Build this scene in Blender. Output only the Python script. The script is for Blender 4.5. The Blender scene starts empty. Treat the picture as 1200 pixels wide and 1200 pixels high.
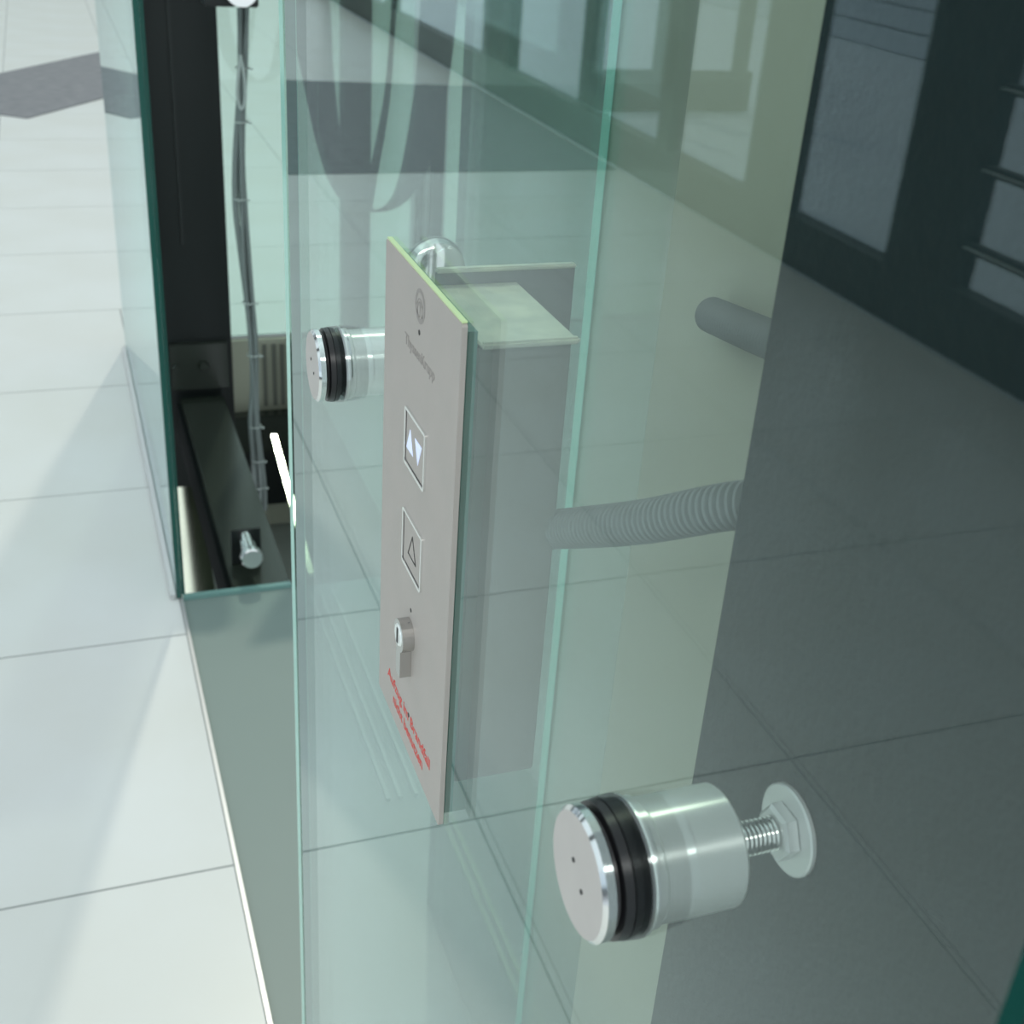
import bpy, bmesh, math, random
from mathutils import Vector, Matrix
random.seed(4)
C = bpy.context.scene.collection
CH = 1.37                      # camera height above the tiled floor

# ---------------- camera ----------------
F = 1442.0
def _v(px, py): return Vector((px - 600, 600 - py, -F)).normalized()
Zc = -_v(403, 3300)
Yc = _v(22, -212); Yc = (Yc - Zc * Yc.dot(Zc)).normalized()
Xc = Yc.cross(Zc)
R = Matrix((Xc, Yc, Zc))       # world = R @ camera
cam = bpy.data.cameras.new('camera'); camo = bpy.data.objects.new('camera', cam); C.objects.link(camo)
camo.matrix_world = Matrix.Translation((0, 0, CH)) @ R.to_4x4()
cam.sensor_width = 36; cam.lens = F / 1200 * 36; cam.clip_start = .01
cam.dof.use_dof = True; cam.dof.focus_distance = .62; cam.dof.aperture_fstop = 20
bpy.context.scene.camera = camo

# ---------------- world, sun, exposure ----------------
sc = bpy.context.scene
sc.view_settings.view_transform = 'Standard'; sc.view_settings.look = 'None'
sc.view_settings.gamma = 1; sc.view_settings.use_curve_mapping = False
sc.view_settings.exposure = 0.0
sc.cycles.transparent_max_bounces = 40; sc.cycles.max_bounces = 14; sc.cycles.diffuse_bounces = 5; sc.cycles.glossy_bounces = 8
w = bpy.data.worlds.new('world'); sc.world = w; w.use_nodes = True
wb = w.node_tree.nodes['Background']; wb.inputs[0].default_value = (.87, .96, 1.0, 1); wb.inputs[1].default_value = 1.06
sun = bpy.data.lights.new('sun', 'SUN'); sun.energy = .8; sun.angle = math.radians(1.5); sun.color = (1, .96, .80)
suno = bpy.data.objects.new('sun', sun); C.objects.link(suno)
suno.rotation_euler = Vector((.27, .96, 1.4)).to_track_quat('Z', 'Y').to_euler()
suno.location = (0, 3, 6)
# added fill light above and behind the camera, brightens the steel collars
lp = bpy.data.lights.new('fill_light', 'AREA'); lp.shape = 'RECTANGLE'; lp.size = 3.2; lp.size_y = .35; lp.energy = 34; lp.color = (1, .98, .95)
lpo = bpy.data.objects.new('fill_light', lp); C.objects.link(lpo); lpo.location = (-.9, -1.6, 3.0)
lpo.rotation_euler = (math.radians(52), 0, 0)

# ---------------- materials ----------------
def mat(name, col, rough=.5, metal=0., spec=.5, noise=None, nscale=8., bump=0., bscale=300., stretch=None, coat=0):
    m = bpy.data.materials.new(name); m.use_nodes = True; n = m.node_tree.nodes; l = m.node_tree.links
    p = n['Principled BSDF']; p.inputs['Base Color'].default_value = (*col, 1)
    p.inputs['Roughness'].default_value = rough; p.inputs['Metallic'].default_value = metal
    p.inputs['Specular IOR Level'].default_value = spec; p.inputs['Coat Weight'].default_value = coat
    tc = n.new('ShaderNodeTexCoord'); mp = n.new('ShaderNodeMapping'); l.new(tc.outputs['Object'], mp.inputs[0])
    if stretch: mp.inputs['Scale'].default_value = stretch
    if noise:
        t = n.new('ShaderNodeTexNoise'); t.inputs['Scale'].default_value = nscale; t.inputs['Detail'].default_value = 5
        l.new(mp.outputs[0], t.inputs[0])
        r = n.new('ShaderNodeValToRGB'); r.color_ramp.elements[0].position = .3; r.color_ramp.elements[1].position = .7
        r.color_ramp.elements[0].color = (*noise, 1); r.color_ramp.elements[1].color = (*col, 1)
        l.new(t.outputs[0], r.inputs[0]); l.new(r.outputs[0], p.inputs['Base Color'])
    if bump:
        t = n.new('ShaderNodeTexNoise'); t.inputs['Scale'].default_value = bscale; l.new(mp.outputs[0], t.inputs[0])
        b = n.new('ShaderNodeBump'); b.inputs['Strength'].default_value = bump; b.inputs['Distance'].default_value = .001
        l.new(t.outputs[0], b.inputs['Height']); l.new(b.outputs[0], p.inputs['Normal'])
    return m

def glass(name, tint, haze=0., hcol=(.8, .95, .88)):
    """clear pane: transparent body with Schlick reflection on each face, optional fine haze"""
    m = bpy.data.materials.new(name); m.use_nodes = True; n = m.node_tree.nodes; l = m.node_tree.links
    n.remove(n['Principled BSDF']); out = n['Material Output']
    g = n.new('ShaderNodeNewGeometry'); d = n.new('ShaderNodeVectorMath'); d.operation = 'DOT_PRODUCT'
    l.new(g.outputs['Incoming'], d.inputs[0]); l.new(g.outputs['Normal'], d.inputs[1])
    def mth(op, a, b=None):
        x = n.new('ShaderNodeMath'); x.operation = op
        for i, q in enumerate((a, b)):
            if q is None: continue
            if isinstance(q, (int, float)): x.inputs[i].default_value = q
            else: l.new(q, x.inputs[i])
        return x.outputs[0]
    c = mth('ABSOLUTE', d.outputs['Value']); o = mth('SUBTRACT', 1., c); p5 = mth('POWER', o, 5.)
    fr = mth('ADD', mth('MULTIPLY', p5, .956), .044)
    tr = n.new('ShaderNodeBsdfTransparent'); tr.inputs[0].default_value = (*tint, 1)
    gl = n.new('ShaderNodeBsdfGlossy'); gl.inputs['Roughness'].default_value = 0.0
    gl.inputs['Color'].default_value = (.91, .99, 1, 1)
    body = tr.outputs[0]
    if haze:
        df = n.new('ShaderNodeBsdfDiffuse'); df.inputs[0].default_value = (*hcol, 1)
        tl = n.new('ShaderNodeBsdfTranslucent'); tl.inputs[0].default_value = (*hcol, 1)
        a = n.new('ShaderNodeAddShader'); mh = n.new('ShaderNodeMixShader'); mh.inputs[0].default_value = .5
        l.new(df.outputs[0], mh.inputs[1]); l.new(tl.outputs[0], mh.inputs[2]); n.remove(a)
        m2 = n.new('ShaderNodeMixShader'); m2.inputs[0].default_value = haze
        l.new(body, m2.inputs[1]); l.new(mh.outputs[0], m2.inputs[2]); body = m2.outputs[0]
    mx = n.new('ShaderNodeMixShader'); l.new(fr, mx.inputs[0]); l.new(body, mx.inputs[1]); l.new(gl.outputs[0], mx.inputs[2])
    l.new(mx.outputs[0], out.inputs[0])
    return m

M_tile = mat('pale_stone', (.66, .69, .68), .30, spec=.5, noise=(.62, .64, .61), nscale=2.5)
M_grout = mat('grout', (.27, .29, .29), .8)
M_strip = mat('dark_stone', (.20, .21, .23), .6, noise=(.11, .12, .135), nscale=14, stretch=(1, 3, 1))
M_deck = mat('sill_glass', (.19, .25, .23), .42, spec=.5, noise=(.17, .23, .215), nscale=1.5)
M_black = mat('black_paint', (.006, .009, .009), .38, spec=.4)
M_matt = mat('matt_black', (.004, .006, .006), .9, spec=.05)
M_trim = mat('pit_edge', (.16, .30, .28), .25)
M_stripe = mat('dark_batten', (.12, .13, .11), .6)  # darker tone for the stripes on the pit back wall
M_beam = mat('black_satin', (.018, .024, .018), .25, spec=.55)
M_track = mat('dull_track', (.36, .43, .40), .5)
M_lock = mat('lock_nickel', (.52, .51, .49), .2, 1.)
M_rubber = mat('black_rubber', (.006, .006, .007), .32)
M_steel = mat('polished_steel', (.84, .85, .84), .12, 1.)
M_turn = mat('turned_aluminium', (.93, .97, .95), .30, .72)
def _turn(m):
    n = m.node_tree.nodes; p = n['Principled BSDF']; tg = n.new('ShaderNodeTangent'); tg.direction_type = 'RADIAL'; tg.axis = 'X'
    p.inputs['Anisotropic'].default_value = .85; p.inputs['Anisotropic Rotation'].default_value = .25; m.node_tree.links.new(tg.outputs[0], p.inputs['Tangent'])
_turn(M_turn)
M_cap = mat('brushed_steel', (.60, .57, .54), .55, .35, noise=(.57, .54, .515), nscale=60)
M_plate = mat('brushed_plate', (.50, .455, .42), .5, .35, noise=(.475, .44, .405), nscale=45, bump=.1, bscale=700)
M_zinc = mat('galvanised_sheet', (.72, .76, .62), .42, .4, noise=(.50, .56, .48), nscale=70)
M_box = mat('grey_box', (.16, .175, .165), .5, .1, noise=(.14, .155, .145), nscale=12)
M_flange = mat('flange_grey', (.12, .135, .14), .5)
M_hose = mat('hose_grey', (.13, .155, .155), .5)
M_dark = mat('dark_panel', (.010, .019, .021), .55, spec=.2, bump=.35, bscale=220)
M_beige = mat('beige_panel', (.36, .38, .30), .7, noise=(.345, .365, .288), nscale=3)
M_green = mat('glass_edge_dark', (.006, .075, .06), .12, spec=.8)
M_mint = mat('glass_edge_mint', (.30, .68, .56), .2, spec=.8)
M_lime = mat('pale_lime', (.62, .80, .42), .3)
M_white = mat('white_board', (.84, .88, .95), .7)
M_alu = mat('satin_aluminium', (.62, .63, .63), .35, .6)
M_engraved = mat('engraved_grey', (.33, .30, .28), .55)  # plain grey of the lettering and emblem
M_red = mat('red_print', (.72, .075, .06), .6)
M_arrow = mat('backlit_symbol', (.75, .82, 1), .4)
M_arrow.node_tree.nodes['Principled BSDF'].inputs['Emission Color'].default_value = (.62, .72, 1, 1)
M_arrow.node_tree.nodes['Principled BSDF'].inputs['Emission Strength'].default_value = .25
M_line = mat('engraved_dark', (.02, .02, .02), .5)
M_cable = mat('grey_cable', (.19, .225, .22), .5)
M_tie = mat('white_nylon', (.42, .48, .46), .5)
M_flat = mat('travelling_cable_grey', (.022, .028, .032), .7, spec=.2)
M_sash = mat('anthracite_frame', (.010, .014, .014), .45)
M_pitwall = mat('pit_render', (.26, .29, .26), .8, noise=(.22, .25, .22), nscale=5)
M_pitpale = mat('pale_mirror', (.93, .96, .78), .12, 1.)
M_teal = mat('glass_edge_teal', (.02, .20, .155), .2, spec=.6)
G_front = glass('clear_glass', (.93, .97, .955))
G_side = glass('side_glass', (.90, .96, .94))
G_fin = glass('fin_glass', (.80, .87, .845), .02)
G_back = glass('back_glass', (.88, .975, .94), .04)
G_grey = glass('grey_glass', (.56, .62, .61), .05)
G_soft = glass('light_glass', (.72, .78, .75), .58, (.44, .47, .40))
G_win = glass('window_glass', (.93, .96, .97))

# ---------------- helpers ----------------
def link(name, bm, m, parent=None, smooth=False, mats=None):
    me = bpy.data.meshes.new(name); bmesh.ops.recalc_face_normals(bm, faces=bm.faces); bm.to_mesh(me); bm.free()
    for q in (mats or [m]): me.materials.append(q)
    o = bpy.data.objects.new(name, me); C.objects.link(o)
    if smooth:
        for p in me.polygons: p.use_smooth = True
        me.set_sharp_from_angle(angle=math.radians(38))
    if parent: o.parent = parent
    return o
def tag(o, label, cat, group=None):
    o['label'] = label; o['category'] = cat
    if group: o['group'] = group
    return o
def struct(o): o['kind'] = 'structure'; return o
def thing(name, loc, label, cat, group=None):
    o = bpy.data.objects.new(name, None); C.objects.link(o); o.location = loc; o.empty_display_size = .02
    return tag(o, label, cat, group)
def box(bm, a, b, bev=0., mi=0):
    """axis box from corner a to corner b; returns its faces"""
    n0 = len(bm.faces)
    r = bmesh.ops.create_cube(bm, size=1); vs = r['verts']
    for v in vs:
        v.co = Vector([(a[i] + b[i]) / 2 + v.co[i] * (b[i] - a[i]) for i in range(3)])
    fs = list({f for v in vs for f in v.link_faces})
    if bev:
        es = list({e for v in vs for e in v.link_edges})
        r2 = bmesh.ops.bevel(bm, geom=es, offset=bev, segments=2, affect='EDGES', clamp_overlap=True)
        fs = r2['faces']
    for f in fs: f.material_index = mi
    return fs
def rel(parent, p): return tuple(p[i] - parent.location[i] for i in range(3))
def boxo(name, a, b, m, parent=None, bev=0.):
    bm = bmesh.new()
    if parent is not None: a, b = rel(parent, a), rel(parent, b)
    box(bm, a, b, bev)
    return link(name, bm, m, parent)
def lathe(prof, axis='X', seg=56, origin=(0, 0, 0)):
    """prof: list of (t, r) along the axis"""
    bm = bmesh.new(); rings = []
    for t, r in prof:
        ring = []
        if r < 1e-6:
            ring = [None]
            p = {'X': (t, 0, 0), 'Y': (0, t, 0), 'Z': (0, 0, t)}[axis]
            ring = [bm.verts.new(Vector(p) + Vector(origin))]
        else:
            for k in range(seg):
                a = 2 * math.pi * k / seg; c, s = r * math.cos(a), r * math.sin(a)
                p = {'X': (t, c, s), 'Y': (c, t, s), 'Z': (c, s, t)}[axis]
                ring.append(bm.verts.new(Vector(p) + Vector(origin)))
        rings.append(ring)
    for A, B in zip(rings, rings[1:]):
        if len(A) == 1 and len(B) == 1: continue
        if len(A) == 1:
            for k in range(seg): bm.faces.new((A[0], B[k], B[(k + 1) % seg]))
        elif len(B) == 1:
            for k in range(seg): bm.faces.new((A[k], A[(k + 1) % seg], B[0]))
        else:
            for k in range(seg): bm.faces.new((A[k], A[(k + 1) % seg], B[(k + 1) % seg], B[k]))
    return bm
def spline(pts, n):
    out = []; P = [Vector(p) for p in pts]; P = [2 * P[0] - P[1]] + P + [2 * P[-1] - P[-2]]
    for i in range(1, len(P) - 2):
        for k in range(n):
            t = k / n; a, b, c, d = P[i - 1:i + 3]
            out.append(.5 * ((2 * b) + (-a + c) * t + (2 * a - 5 * b + 4 * c - d) * t * t + (-a + 3 * b - 3 * c + d) * t ** 3))
    out.append(P[-2]); return out
def tube(path, rad, seg=16, cap=True):
    bm = bmesh.new(); rings = []; up = None
    for i, p in enumerate(path):
        t = (path[min(i + 1, len(path) - 1)] - path[max(i - 1, 0)]).normalized()
        if up is None: up = Vector((0, 0, 1)) if abs(t.z) < .9 else Vector((1, 0, 0))
        s = t.cross(up).normalized(); up = s.cross(t).normalized()
        r = rad(i) if callable(rad) else rad
        rings.append([bm.verts.new(p + r * (math.cos(2 * math.pi * k / seg) * s + math.sin(2 * math.pi * k / seg) * up)) for k in range(seg)])
    for A, B in zip(rings, rings[1:]):
        for k in range(seg): bm.faces.new((A[k], A[(k + 1) % seg], B[(k + 1) % seg], B[k]))
    if cap: bm.faces.new(rings[0]); bm.faces.new(rings[-1])
    return bm
def resample(path, step):
    out = [path[0].copy()]; acc = 0
    for a, b in zip(path, path[1:]):
        L = (b - a).length; t = step - acc
        while t <= L:
            out.append(a + (b - a) * (t / L)); t += step
        acc = L - (t - step)
    return out
def prism_x(pts, x0, x1, bm=None):
    """pts: (y, z) outline, extruded from x0 to x1"""
    bm = bm or bmesh.new()
    A = [bm.verts.new((x0, y, z)) for y, z in pts]; B = [bm.verts.new((x1, y, z)) for y, z in pts]
    bm.faces.new(A); bm.faces.new(B[::-1]); n = len(pts)
    for i in range(n): bm.faces.new((A[i], A[(i + 1) % n], B[(i + 1) % n], B[i]))
    return bm
def pane(name, a, b, gm, em, label, thin):
    """glass pane as a solid sheet: faces gm, polished edges em; thin = index of thickness axis"""
    bm = bmesh.new(); fs = box(bm, a, b)
    bm.normal_update()
    for f in fs: f.material_index = 0 if abs(f.normal[thin]) > .9 else 1
    o = link(name, bm, None, mats=[gm, em]); tag(o, label, 'glass panel'); return o

# ---------------- floor: tiles ----------------
XE = .146
floor_bm = bmesh.new()
Y0, Y1 = -1.0, 16.0
box(floor_bm, (-2.40, Y0, -.12), (XE, 3.66, -.0009)); box(floor_bm, (-2.40, 3.66, -.12), (4.0, Y1, -.0009))
floor = struct(link('floor', floor_bm, M_grout))
ys = [-1.0] + [.14 + .64 * k for k in range(0, 25)]; ys = [y for y in ys if y < Y1] + [Y1]
xs = [-2.40, -2.07, -1.45, -.83, -.25, .39, 1.02, 1.65, 2.28, 2.91, 4.0]
cache = {}
def tile(x0, x1, y0, y1):
    if x1 - x0 < .02 or y1 - y0 < .02: return
    k = (round(x1 - x0, 3), round(y1 - y0, 3)); g = .0019
    if k not in cache:
        bm = bmesh.new(); sx, sy = k
        box(bm, (-sx / 2 + g, -sy / 2 + g, -.0008), (sx / 2 - g, sy / 2 - g, .0), 0)
        cache[k] = link('tile', bm, M_tile, floor); o = cache[k]
    else:
        o = cache[k].copy(); o.name = 'tile'; C.objects.link(o); o.parent = floor
    o.location = ((x0 + x1) / 2, (y0 + y1) / 2, random.uniform(-.0001, .0001))
for i in range(len(ys) - 1):
    for j in range(len(xs) - 1):
        x0, x1, y0, y1 = xs[j], xs[j + 1], ys[i], ys[i + 1]
        if x0 >= XE:
            if y1 > 3.68: tile(x0, x1, max(y0, 3.66), y1)
        elif x1 > XE and y0 < 3.66:
            tile(x0, XE, y0, y1)
            if y1 > 3.68: tile(XE, x1, 3.66, y1)
        else: tile(x0, x1, y0, y1)
# dark inlay strip with its kink
bm = bmesh.new()
out = [(-2.38, 5.75), (-.60, 5.75), (-.27, 7.15), (-.117, 7.04), (.42, 7.80), (.42, 9.40), (-.27, 8.40), (-.60, 8.35), (-2.38, 8.1)]
A = [bm.verts.new((x, y, .0004)) for x, y in out]; B = [bm.verts.new((x, y, .004)) for x, y in out]
bm.faces.new(A[::-1]); bm.faces.new(B)
for i in range(len(out)): bm.faces.new((A[i], A[(i + 1) % len(out)], B[(i + 1) % len(out)], B[i]))
tag(link('floor_mat', bm, M_strip), 'mottled dark grey strip lying across the pale floor at the upper left', 'mat')

# ---------------- threshold floor in front of and beside the pit ----------------
bm = bmesh.new(); box(bm, (.152, Y0, -.10), (3.0, 2.188, -.004)); box(bm, (.63, 2.188, -.10), (3.0, 3.64, -.004))
struct(link('trim_1', bm, M_deck))
bm = bmesh.new(); box(bm, (.146, -1, -.03), (.152, 3.64, .002)); struct(link('trim_2', bm, M_alu))
bm = bmesh.new(); box(bm, (.153, 2.188, -.12), (.372, 2.202, .004)); struct(link('trim_3', bm, M_trim))
# pit
bm = bmesh.new(); box(bm, (.152, 2.20, -.72), (1.2, 3.66, -.66)); struct(link('trim_4', bm, M_pitwall))
bm = bmesh.new(); box(bm, (.63, 2.20, -.70), (.66, 3.64, -.10)); struct(link('trim_5', bm, M_pitwall))
back = struct(boxo('wall_back', (.152, 3.645, -.66), (.66, 3.66, -.004), M_beige))
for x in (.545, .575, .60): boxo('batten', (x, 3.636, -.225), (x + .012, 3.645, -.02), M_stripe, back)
tag(boxo('cross_beam', (.153, 3.58, -.36), (.63, 3.632, -.235), M_beam, None, .004), 'dark steel cross beam at the back of the shaft pit', 'beam')
tag(boxo('kick_panel', (.153, 3.60, -.56), (.63, 3.64, -.362), M_black), 'black panel below the cross beam in the pit', 'panel')
tag(link('pit_reflector', prism_x([(2.36, -.60), (3.06, -.19), (3.06, -.20), (2.36, -.61)], .156, .275), M_pitpale), 'added sky-facing tray left of the black floor beam', 'reflector')  # added mirror sheet, tilted to the sky to imitate the lit pit floor
tag(link('guide_strip', prism_x([(2.75, -.32), (3.30, -.17), (3.30, -.18), (2.75, -.33)], .512, .527), M_pitpale), 'short bright metal strip right of the cable in the pit', 'rail')  # tilted so that it mirrors the sky and looks lit

# ---------------- shaft: column, floor beam, buffer ----------------
t = thing('steel_column', (.318, 3.31, -.3), 'tall black steel column standing in the glass shaft', 'column')
boxo('post', (.222, 3.25, -.30), (.404, 3.37, 2.4), M_black, t, .004)
boxo('flange', (.196, 3.20, .40), (.222, 3.25, 2.4), M_beam, t, .002)
boxo('rib', (.286, 3.243, .42), (.294, 3.25, 2.4), M_sash, t, .001)
boxo('base_plate', (.236, 3.225, .02), (.39, 3.25, .15), M_beam, t, .002)
bm = lathe([(-.012, 0), (-.012, .012), (-.004, .016), (0, .016)], 'Y', 6, rel(t, (.322, 3.222, .09))); link('bolt_head', bm, M_beam, t)
bm = lathe([(-.01, 0), (-.01, .009), (0, .011)], 'Y', 6, rel(t, (.25, 3.222, .09))); link('bolt_head', bm, M_beam, t)
t = thing('floor_beam', (.31, 2.7, -.12), 'black box beam lying along the pit towards the column', 'beam')
boxo('box_section', (.254, 2.205, -.13), (.372, 3.222, 0), M_beam, t, .004)
boxo('side_plate', (.244, 2.205, -.13), (.2535, 3.20, -.004), M_matt, t, .001)
t = thing('buffer_stop', (.318, 2.30, 0), 'small steel buffer pin on a square black plate at beam end', 'buffer')
boxo('mounting_plate', (.266, 2.30, .001), (.328, 2.308, .082), M_black, t, .001)
link('pin', lathe([(0, 0), (0, .016), (-.072, .016), (-.072, 0)], 'Y', 32, rel(t, (.296, 2.30, .064))), M_steel, t, True)
link('rubber_ring', lathe([(-.0722, 0), (-.0722, .0205), (-.078, .0205), (-.078, 0)], 'Y', 32, rel(t, (.296, 2.30, .064))), M_rubber, t, True)
link('cap', lathe([(-.0782, 0), (-.0782, .0225), (-.092, .0225), (-.095, .020), (-.095, 0)], 'Y', 40, rel(t, (.296, 2.30, .064))), M_steel, t, True)
# bracket and round head at the top of the shaft
t = thing('shaft_bracket', (.40, 2.9, 1.05), 'black bracket with round steel head at the top of the gap', 'bracket')
boxo('arm', (.33, 2.86, 1.045), (.445, 2.92, 1.16), M_black, t, .003)
link('round_head', lathe([(-.07, 0), (-.07, .036), (-.055, .040), (-.041, .040)], 'Y', 40, rel(t, (.405, 2.90, 1.085))), M_steel, t, True)

# cable bundle
t = thing('cable_bundle', (.42, 3.0, 1.0), 'grey bundle of cables hanging beside the black column', 'cable')
base = [(.433, 3, 1.10), (.428, 3, .97), (.424, 3, .86), (.412, 3, .70), (.408, 3, .58), (.412, 3, .46), (.425, 3, .26), (.428, 3, .12), (.424, 3, .0), (.430, 3, -.16), (.432, 3, -.25)]
for k, (dx, dy, r) in enumerate([(-.008, 0, .007), (.005, .006, .0075), (.008, -.006, .005), (-.002, -.008, .005)]):
    amp = (0.004, .003, .005, .006)[k]
    path = spline([Vector(rel(t, p)) + Vector((dx + amp * math.sin(i * 1.3 + k), dy, 0)) for i, p in enumerate(base)], 8)
    link('cable', tube(path, r, 10), M_cable, t, True)
loop = spline([rel(t, p) for p in [(.421, 2.985, .93), (.412, 2.98, .88), (.409, 2.98, .84), (.416, 2.98, .812), (.425, 2.98, .83), (.426, 2.98, .88), (.420, 2.985, .93)]], 6)
link('cable_loop', tube(loop, .004, 8), M_tie, t, True)
for z in (.90, .78, .60, .34, .20, -.0, -.10, -.18):
    xx = next(a[0] + (b[0] - a[0]) * (a[2] - z) / (a[2] - b[2]) for a, b in zip(base, base[1:]) if a[2] >= z >= b[2])
    b_ = lathe([(-.0018, .0155), (-.0018, .0165), (.0018, .0165), (.0018, .0155), (-.0018, .0155)], 'Z', 20, rel(t, (xx, 3.0, z)))
    box(b_, rel(t, (xx + .014, 2.982, z - .002)), rel(t, (xx + .021, 2.986, z + .002)))
    link('cable_tie', b_, M_tie, t)

# flat travelling cable hanging in a loop behind the front glass (ribbon of flat section)
def ribbon(name, pts, m, label, wk=1., th=.004, seg=10, yy=2.80):
    """pts: (x, z, half width in x); y = 2.8; the ribbon twists so its seen width changes"""
    P = spline([(x, hw * wk, z) for x, z, hw in pts], seg); bm = bmesh.new(); rows = []
    for p in P:
        x, hw, z = p.x, max(p.y, .002), p.z
        rows.append([bm.verts.new((x - hw, yy, z)), bm.verts.new((x + hw, yy + th, z)), bm.verts.new((x + hw, yy + 2 * th, z)), bm.verts.new((x - hw, yy + th, z))])
    for A, B in zip(rows, rows[1:]):
        for k in range(4): bm.faces.new((A[k], A[(k + 1) % 4], B[(k + 1) % 4], B[k]))
    bm.faces.new(rows[0]); bm.faces.new(rows[-1])
    return tag(link(name, bm, m, None, True), label, 'cable')

# ---------------- glass panels ----------------
TOP = 2.3
# side pane standing on the tiled floor, in a metal channel
pane('side_glass_panel', (.140, 2.188, .004), (.150, 3.655, TOP), G_side, M_green, 'clear glass side wall of the shaft standing in a floor channel', 0)
tag(boxo('floor_channel', (.128, 2.19, .0005), (.139, 3.61, .012), M_alu, None, .002), 'thin aluminium strip on the floor along the side glass', 'strip')
pane('corner_glass_strip', (.1515, 2.204, .0), (.158, 2.23, TOP), G_fin, M_green, 'narrow dark green glass strip at the shaft corner', 0)
pane('back_glass_panel', (.165, 3.662, .004), (1.9, 3.672, TOP), G_back, M_green, 'mint tinted glass at the back of the shaft', 1)
# front pane carrying the control plate: sheet with a rectangular cut-out
PX0, PX1, PY0, PY1, PZ0, PZ1 = .140, .1465, .108, .800, .20, TOP
HY0, HY1, HZ0, HZ1 = .4265, .538, CH - .404, CH - .1625
bm = bmesh.new()
def quad(a, b, c, d, mi):
    f = bm.faces.new([bm.verts.new(p) for p in (a, b, c, d)]); f.material_index = mi
for x in (PX0, PX1):
    for (a, b, c, d) in ((PY0, HY0, PZ0, PZ1), (HY1, PY1, PZ0, PZ1), (HY0, HY1, PZ0, HZ0), (HY0, HY1, HZ1, PZ1)):
        quad((x, a, c), (x, b, c), (x, b, d), (x, a, d), 0)
def edges(y0, y1, z0, z1):
    quad((PX0, y0, z0), (PX1, y0, z0), (PX1, y0, z1), (PX0, y0, z1), 1)
    quad((PX0, y1, z0), (PX1, y1, z0), (PX1, y1, z1), (PX0, y1, z1), 1)
    quad((PX0, y0, z0), (PX1, y0, z0), (PX1, y1, z0), (PX0, y1, z0), 1)
    quad((PX0, y0, z1), (PX1, y0, z1), (PX1, y1, z1), (PX0, y1, z1), 1)
edges(PY0, PY1, PZ0, PZ1); ne = len(bm.faces); edges(HY0, HY1, HZ0, HZ1)
for f in list(bm.faces)[ne:]: f.material_index = 2
bmesh.ops.remove_doubles(bm, verts=bm.verts, dist=1e-6)
fg = link('front_glass_panel', bm, None, mats=[G_front, M_green, M_teal]); tag(fg, 'large clear glass pane carrying the steel control plate', 'glass panel')
boxo('edge_strip', (.1425, .8002, .20), (.1470, .8022, TOP), M_mint, fg)
# inner panes
FX = .40
pane('fin_glass_panel', (.153, .882, .15), (FX, .898, TOP), G_fin, M_mint, 'glass fin set square to the front pane, with bright mint edge', 1)
pane('grey_glass_panel', (FX + .002, .90, .004), (FX + .012, 1.262, TOP), G_grey, M_green, 'grey tinted glass strip behind the fin', 0)
pane('pale_glass_panel', (FX + .002, .575, .004), (FX + .012, .888, TOP), G_soft, M_mint, 'pale hazy glass strip right of the mint edge', 0)
tag(boxo('beige_panel', (.306, -.3, .3), (.314, .583, 2.0), M_beige), 'beige sheet panel behind the grey hose', 'panel')
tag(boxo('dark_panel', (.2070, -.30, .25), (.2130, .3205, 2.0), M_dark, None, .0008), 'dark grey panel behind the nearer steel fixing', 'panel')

# floor rails seen through the front glass
for x, nm in ((.478, 'nearer'), (.492, 'farther')):
    tag(boxo('sill_rail', (x - .003, .7, -.0035), (x + .003, 1.52, .004), M_lime), nm + ' of two thin pale rails on the sill under the control plate', 'rail')
for x, nm in ((.405, 'leftmost'), (.425, 'middle'), (.452, 'rightmost')):
    tag(boxo('sill_track', (x - .003, 1.5, -.0035), (x + .003, 2.15, .002), M_track), nm + ' of three mint tracks on the sill left of the control plate', 'rail')

# back posts, guide rails and hanging cable
tag(boxo('rear_post', (.789, 3.60, .0), (.875, 3.64, 2.3), M_flat, None, .003), 'broad grey post on the floor behind the hanging cable', 'post')
for x0, x1, nm in ((1.012, 1.035, 'left'), (1.055, 1.095, 'right')):
    t = thing('guide_rail', (x0, 3.6, 0), nm + ' vertical lift guide rail at the back of the shaft', 'rail')
    boxo('web', (x0, 3.58, 0), (x1, 3.60, 2.3), M_sash, t); boxo('foot', (x0 - .012, 3.60, 0), (x1 + .012, 3.612, 2.3), M_alu, t)
Z = CH
ribbon('flat_cable', [(.53, Z - .20, .045), (.545, Z - .33, .040), (.56, Z - .45, .032), (.585, Z - .60, .026), (.62, Z - .70, .026), (.665, Z - .75, .022), (.705, Z - .755, .018), (.75, Z - .73, .020), (.785, Z - .66, .030), (.81, Z - .54, .034), (.825, Z - .42, .036), (.835, Z - .20, .04)], M_flat, 'wide flat lift cable hanging in a loop behind the glass', 1.12)
ribbon('thin_cable', [(.718, Z - .20, .006), (.712, Z - .33, .006), (.704, Z - .46, .007), (.690, Z - .56, .009), (.672, Z - .66, .010), (.664, Z - .74, .006)], M_flat, 'thin dark cable curving down inside the wider cable loop', th=.003, yy=2.74)

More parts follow.
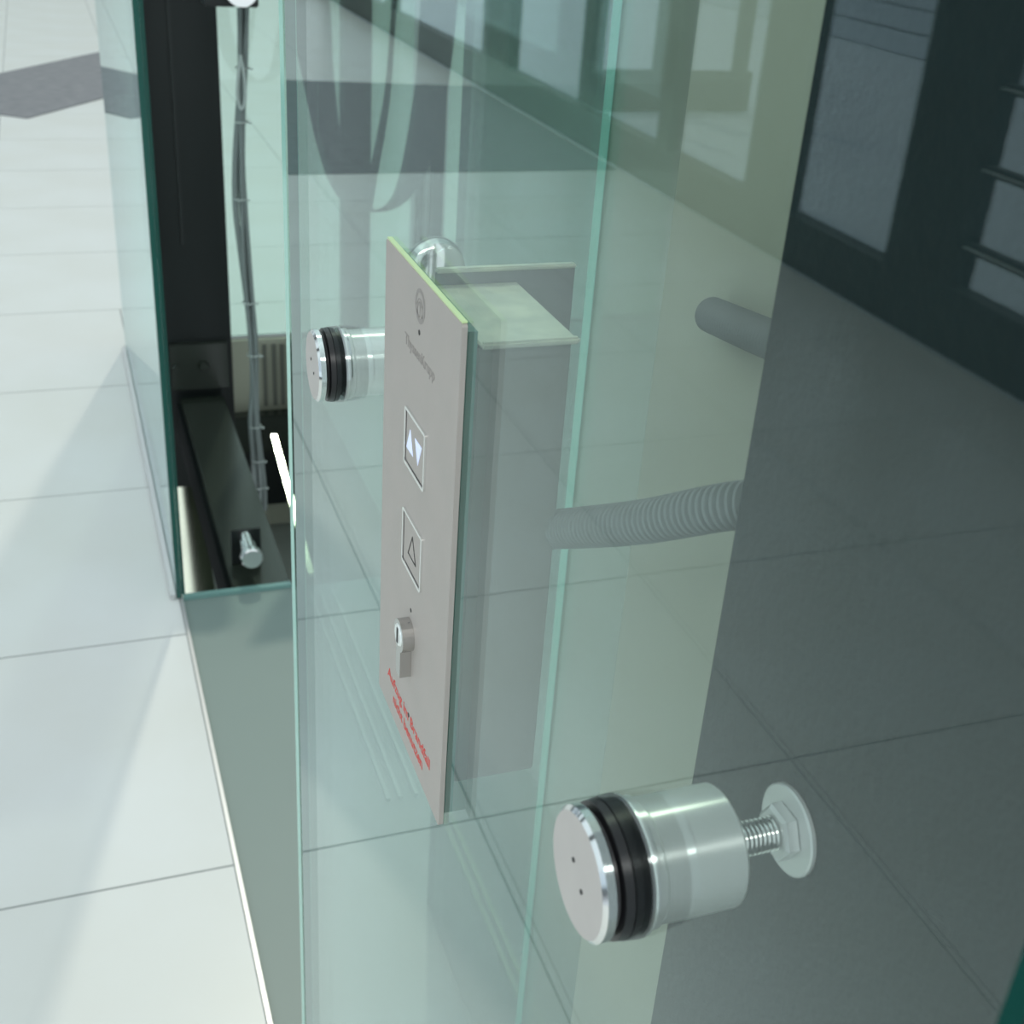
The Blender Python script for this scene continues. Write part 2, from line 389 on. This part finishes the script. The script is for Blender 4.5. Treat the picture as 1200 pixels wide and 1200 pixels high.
# ---------------- point fixings ----------------
def fixing(loc, label, washer=True):
    """steel point fixing on an X axis through the front glass; loc = axis at x of the glass face"""
    y, z = loc; t = thing('glass_fixing', (.1385, y, z), label, 'glass fixing'); o = (-.1385, 0, 0)
    r = .0214
    bm = lathe([(.1300, 0), (.1300, r - .0014), (.1313, r), (.1342, r), (.1342, 0)], 'X', 80, o)
    cap = link('cap', bm, M_steel, t, True)
    cap.data.materials.append(M_cap)
    for p in cap.data.polygons:
        if p.center.x + .1385 < .13001: p.material_index = 1
    for dy, dz in ((.0034, .0030), (-.0045, -.0030)):
        link('pin_hole', lathe([(.1297, 0), (.1297, .0009), (.1302, .0009), (.1302, 0)], 'X', 12, (o[0], dy, dz)), M_line, cap)
    link('gasket', lathe([(.1343, .0), (.1343, r - .003), (.1362, r - .0022), (.1370, r + .0002), (.1399, r + .0006), (.1399, 0)], 'X', 72, o), M_rubber, t, True)
    link('bush', lathe([(.1403, 0), (.1403, r + .0008), (.1456, r + .0012), (.1462, 0)], 'X', 72, o), M_rubber, t, True)
    link('lip_ring', lathe([(.1467, 0), (.1467, r + .0006), (.1474, r + .0008), (.1478, r - .0004), (.1510, r - .0004), (.1516, r - .0012), (.1516, 0)], 'X', 72, o), M_turn, t, True)
    link('collar', lathe([(.1517, 0), (.1517, r - .0020), (.1522, r - .0014), (.179, r - .0014), (.1798, r - .0022), (.1798, 0)], 'X', 80, o), M_turn, t, True)
    prof = [(.1799, 0), (.1799, .0052)]; x = .1799
    while x < .1975: prof += [(x + .0005, .0058), (x + .0011, .0046), (x + .0016, .0058)]; x += .0016
    prof += [(x, 0)]
    link('threaded_rod', lathe(prof, 'X', 32, o), M_steel, t, True)
    link('nut', lathe([(.1995, .0055), (.1995, .0085), (.2005, .0098), (.2042, .0098), (.2042, .0055)], 'X', 6, o), M_alu, t)
    link('washer', lathe([(.2045, 0), (.2045, .0150), (.2050, .0156), (.2063, .0156), (.2063, 0)], 'X', 56, o), M_alu, t, True)
    return t
fixing((.2560, CH - .2780), 'large steel point fixing nearest the camera, low right of the control plate')
fixing((.6750, CH - .2725), 'steel point fixing left of the control plate, partly hidden by it')
# third fixing: round collar seen above the bracket, set square to the others on the fin glass
t = thing('round_collar', (.266, .887, CH - .282), 'domed steel collar behind the top of the control box', 'glass fixing')
link('cap', lathe([(-.016, 0), (-.016, .017), (-.013, .021), (-.004, .0225), (-.004, 0)], 'Y', 64), M_steel, t, True)
link('gasket', lathe([(-.0039, 0), (-.0039, .023), (-.0001, .023), (-.0001, 0)], 'Y', 64), M_flange, t, True)

# ---------------- control plate ----------------
PLX0, PLX1 = .1375, .1398
py0, py1, pz0, pz1 = .4190, .5350, CH - .4045, CH - .1565
pl = thing('control_plate', (.1398, .477, CH - .28), 'brushed steel lift call plate with two buttons, lock and red lettering', 'control panel')
def rrect(y0, y1, z0, z1, r, n=5):
    out = []
    for cy, cz, a0 in ((y1 - r, z1 - r, 0), (y0 + r, z1 - r, 90), (y0 + r, z0 + r, 180), (y1 - r, z0 + r, 270)):
        for k in range(n + 1):
            a = math.radians(a0 + 90 * k / n); out.append((cy + r * math.cos(a), cz + r * math.sin(a)))
    return out
def rp(pts): return [(y - pl.location.y, z - pl.location.z) for y, z in pts]
lx = lambda x: x - pl.location.x
bm = prism_x(rp(rrect(py0, py1, pz0, pz1, .0016)), lx(PLX0), lx(PLX1)); link('face_plate', bm, M_plate, pl)
bm = prism_x(rp(rrect(py0 + .0008, py1 - .0008, pz1 + .00005, pz1 + .0009, .0002, 2)), lx(PLX0 + .0003), lx(PLX1 + .0001)); link('top_highlight', bm, M_lime, pl)  # sun's highlight on the plate's upper rim, painted as a lime strip
def frame_ring(y0, y1, z0, z1, wdt, x0, x1, r):
    bm = bmesh.new(); o = rp(rrect(y0, y1, z0, z1, r)); i = rp(rrect(y0 + wdt, y1 - wdt, z0 + wdt, z1 - wdt, max(r - wdt, .0003))); n = len(o)
    V = [[bm.verts.new((x, p[0], p[1])) for p in q] for x in (lx(x0), lx(x1)) for q in (o, i)]
    for k in range(n):
        j = (k + 1) % n
        bm.faces.new((V[0][k], V[0][j], V[1][j], V[1][k])); bm.faces.new((V[2][k], V[2][j], V[3][j], V[3][k]))
        bm.faces.new((V[0][k], V[0][j], V[2][j], V[2][k])); bm.faces.new((V[1][k], V[1][j], V[3][j], V[3][k]))
    return bm
def button(y0, y1, z0, z1):
    b = link('button', prism_x(rp(rrect(y0 + .001, y1 - .001, z0 + .001, z1 - .001, .0012)), lx(PLX0 - .0004), lx(PLX0 - .00001)), M_plate, pl)
    link('bezel', frame_ring(y0, y1, z0, z1, .0014, PLX0 - .0011, PLX0 - .00001, .0018), M_steel, b, True)
    link('bezel_gap', frame_ring(y0 + .0012, y1 - .0012, z0 + .0012, z1 - .0012, .0005, PLX0 - .0006, PLX0 - .00041, .0014), M_line, b)
    return b
b1 = button(.4595, .4930, CH - .2485, CH - .2205)
b2 = button(.4595, .4925, CH - .3005, CH - .2715)
xs_ = lx(PLX0 - .00065)
def tri(pts, name, par, m, outline=0):
    P = rp(pts)
    if not outline: bm = prism_x(P, xs_, xs_ + .0002)
    else:
        bm = bmesh.new()
        for a, b in zip(P, P[1:] + P[:1]):
            d = Vector((b[0] - a[0], b[1] - a[1])).normalized() * outline; nx = (-d.y, d.x)
            q = [(a[0] - d.x + nx[0], a[1] - d.y + nx[1]), (b[0] + d.x + nx[0], b[1] + d.y + nx[1]), (b[0] + d.x - nx[0], b[1] + d.y - nx[1]), (a[0] - d.x - nx[0], a[1] - d.y - nx[1])]
            prism_x(q, xs_, xs_ + .0002, bm)
    return link(name, bm, m, par)
zc = CH - .2348
tri([(.4900, zc - .0052), (.4790, zc - .0052), (.4845, zc + .0058)], 'up_symbol', b1, M_arrow)
tri([(.4765, zc + .0052), (.4655, zc + .0052), (.4710, zc - .0058)], 'down_symbol', b1, M_arrow)
zc = CH - .2865
tri([(.4825, zc - .0050), (.4695, zc - .0050), (.4760, zc + .0068)], 'up_symbol', b2, M_line, .00022)
# lock cylinder (profile cylinder: round head with a stem below)
ly, lz = .4765, CH - .3335
out = [(ly + .0033 * s, lz + dz) for s, dz in ()]
R1 = .0084; P = []
for k in range(25):
    a = math.radians(-65 + 310 * k / 24); P.append((ly + R1 * math.cos(a), lz + R1 * math.sin(a)))
P = P + [(ly - .0036, lz - .0225), (ly + .0036, lz - .0225)]
lock = link('lock_cylinder', prism_x(rp(P), lx(PLX0 - .0058), lx(PLX0)), M_lock, pl)
link('key_core', lathe([(PLX0 - .0064 - pl.location.x, 0), (PLX0 - .0064 - pl.location.x, .0052), (PLX0 - .0057 - pl.location.x, .0058)], 'X', 32, (0, ly - pl.location.y, lz + .0005 - pl.location.z)), M_turn, lock, True)
boxo('key_slot', (PLX0 - .0067, ly - .0009, lz - .0036), (PLX0 - .0063, ly + .0009, lz + .0044), M_line, None).parent = None
ks = bpy.data.objects['key_slot']; ks.location = -pl.location; ks.parent = lock
for (y, z, r) in ((.4765, CH - .1805, .0012), (.4765, CH - .3200, .0010), (.4750, CH - .3810, .0012)):
    link('pin_hole', lathe([(PLX0 - .0002 - pl.location.x, 0), (PLX0 - .0002 - pl.location.x, r), (PLX0 - pl.location.x, r)], 'X', 12, (0, y - pl.location.y, z - pl.location.z)), M_line, pl)
# lettering
def text(s, size, width, yleft, z, m, name, slant=0., par=pl, thick=.00005):
    cu = bpy.data.curves.new(name, 'FONT'); cu.body = s; cu.size = size; cu.extrude = thick; cu.offset = .00008
    to = bpy.data.objects.new(name, cu); C.objects.link(to)
    bpy.context.view_layer.update()
    me = bpy.data.meshes.new_from_object(to.evaluated_get(bpy.context.evaluated_depsgraph_get()))
    bpy.data.objects.remove(to); bpy.data.curves.remove(cu)
    xsv = [v.co.x for v in me.vertices]; k = width / (max(xsv) - min(xsv)); x0 = min(xsv)
    for v in me.vertices:
        x, y, zz = (v.co.x - x0) * k, v.co.y * 1.0, v.co.z
        v.co = Vector((PLX0 - .0001 - zz, yleft - x, z + y)) - pl.location
    me.materials.clear(); me.materials.append(m)
    o = bpy.data.objects.new(name, me); C.objects.link(o); o.parent = par; o['label'] = name.replace('_', ' ')
    return o
text('Aufzug im Brandfall', .0086, .080, .5165, CH - .3850, M_red, 'red_lettering')
text('nicht benutzen', .0086, .056, .5045, CH - .3945, M_red, 'red_lettering')
text('ThyssenKrupp', .0072, .047, .4990, CH - .1930, M_engraved, 'grey_lettering')
# round emblem: rings and inner arches
em = bmesh.new()
def ring_yz(bm, cy, cz, r0, r1, a0=0, a1=360, n=48):
    pr = None
    for k in range(n + 1):
        a = math.radians(a0 + (a1 - a0) * k / n)
        q = [bm.verts.new((PLX0 - .0001 - pl.location.x, cy + r * math.cos(a) - pl.location.y, cz + r * math.sin(a) - pl.location.z)) for r in (r0, r1)]
        if pr: bm.faces.new((pr[0], pr[1], q[1], q[0]))
        pr = q
ec, ez = .4765, CH - .1655 - .0
ec, ez = .4765, CH - .1640
ez = CH - .1690
ring_yz(em, ec, ez, .0058, .0075)
ring_yz(em, ec, ez - .0012, .0040, .0047, 20, 160, 20)
ring_yz(em, ec, ez - .0004, .0018, .0025, 10, 170, 16)
ring_yz(em, ec, ez - .0012, .0040, .0046, 200, 340, 20)
for dy in (-.0035, 0, .0035):
    q = [em.verts.new((PLX0 - .0001 - pl.location.x, ec + dy + a - pl.location.y, ez + b - pl.location.z)) for a, b in ((-.0004, -.0045), (.0004, -.0045), (.0004, .001), (-.0004, .001))]
    em.faces.new(q)
link('round_emblem', em, M_engraved, pl)

# ---------------- control box behind the glass ----------------
bx = thing('control_box', (.170, .46, CH - .29), 'slim grey metal control box behind the call plate', 'box')
boxo('housing', (.1470, .4270, CH - .387), (.1865, .4965, CH - .1690), M_box, bx, .0008)
boxo('top_cover', (.1472, .4245, CH - .1686), (.1880, .4975, CH - .1672), M_zinc, bx, .0005)
boxo('front_lip', (.1472, .4230, CH - .1692), (.1885, .4262, CH - .1662), M_zinc, bx, .0010)
boxo('rear_flange', (.1505, .4985, CH - .33), (.216, .5005, CH - .1615), M_flange, bx, .0005)
boxo('flange_lip', (.1505, .4970, CH - .1620), (.216, .5010, CH - .1600), M_zinc, bx, .0006)
# hose
pts = [(.1900, .4365, CH - .2605), (.1935, .404, CH - .2420), (.2010, .371, CH - .2225), (.215, .333, CH - .1975), (.236, .305, CH - .183), (.262, .305, CH - .172), (.279, .345, CH - .167), (.285, .400, CH - .173), (.290, .455, CH - .183), (.2985, .515, CH - .1945)]
path = resample(spline(pts, 60), .0008)
hz = link('corrugated_hose', tube(path, lambda i: .0078 + (.0011, .0007, -.0016, -.0010)[i % 4], 22), M_hose, None, True)
hz.data.materials.append(mat('hose_groove_shade', (.045, .055, .056), .7))  # shade between the ribs, put into the colour of the groove faces
for k, p in enumerate(hz.data.polygons):
    if p.index < 22 * (len(path) - 1) and (p.index // 22) % 4 == 2: p.material_index = 1
tag(hz, 'grey corrugated hose curving from the control box to the beige panel', 'hose')

# ---------------- glazed facade to the left, seen reflected in the front glass ----------------
FXL = -2.42
win = struct(boxo('window_1', (FXL - .08, -1.0, 0), (FXL, 15.5, .19), M_sash))
for y0, y1 in ((3.17, 3.54), (4.235, 4.56), (5.30, 5.42), (6.3, 6.42), (7.6, 8.1), (10.5, 10.7), (13, 13.2), (1.2, 1.5), (-1.0, -.8)):
    boxo('post', (FXL - .08, y0, .19), (FXL, y1, 2.6), M_sash, win)
boxo('head_rail', (FXL - .08, -1.0, 2.6), (FXL, 15.5, 2.75), M_sash, win)
boxo('transom', (FXL - .078, 1.5, 1.02), (FXL - .002, 3.17, 1.10), M_sash, win)
for z in (.585, .83, .34):
    boxo('glazing_bar', (FXL - .06, 1.5, z), (FXL - .02, 3.17, z + .028), M_sash, win)
    boxo('bar_highlight', (FXL - .0195, 1.5, z + .010), (FXL - .014, 3.17, z + .018), M_alu, win)  # pale strip added as the highlight along each glazing bar
boxo('sill_board', (FXL - .06, 1.5, .19), (FXL + .01, 3.17, .22), M_sash, win)
for y0, y1 in ((-.8, 1.2), (1.5, 3.17), (3.54, 4.235), (4.56, 5.30), (5.42, 6.3), (6.42, 7.6), (8.1, 10.5), (10.7, 13)):
    bm = bmesh.new(); fs = box(bm, (FXL - .046, y0, .19), (FXL - .036, y1, 2.6)); link('pane', bm, G_win, win)
# outside: pale boarded wall and paving
wall = struct(boxo('wall_outside', (-7.2, -6, -.05), (-7.1, 20, 2.4), M_grout))
z = 0.0
while z < 2.3:
    boxo('board', (-7.1, -6, z), (-7.075, 20, z + .186), M_white, wall); z += .2
struct(boxo('trim_6', (-7.1, -6, -.06), (-2.5, 20, -.01), M_white))
t = thing('outdoor_frame', (-3.4, 7.3, 0), 'dark standing window frame outside beyond the glazed facade', 'frame')
for a, b in (((-3.99, .04), (-2.85, .24)), ((-3.95, .24), (-3.86, 1.6)), ((-3.46, .24), (-3.30, 1.6)), ((-2.93, .24), (-2.85, 1.6))):
    boxo('rail', (a[0], 7.3, a[1] - .04), (b[0], 7.36, b[1]), M_sash, t)
# hall ends
struct(boxo('wall_far', (-2.5, 16.0, -.1), (4.1, 16.1, 3.2), mat('pale_render', (.55, .60, .56), .8)))
struct(boxo('wall_right', (4.0, -1, -.1), (4.1, 16, 3.2), mat('grey_render', (.30, .34, .32), .8)))
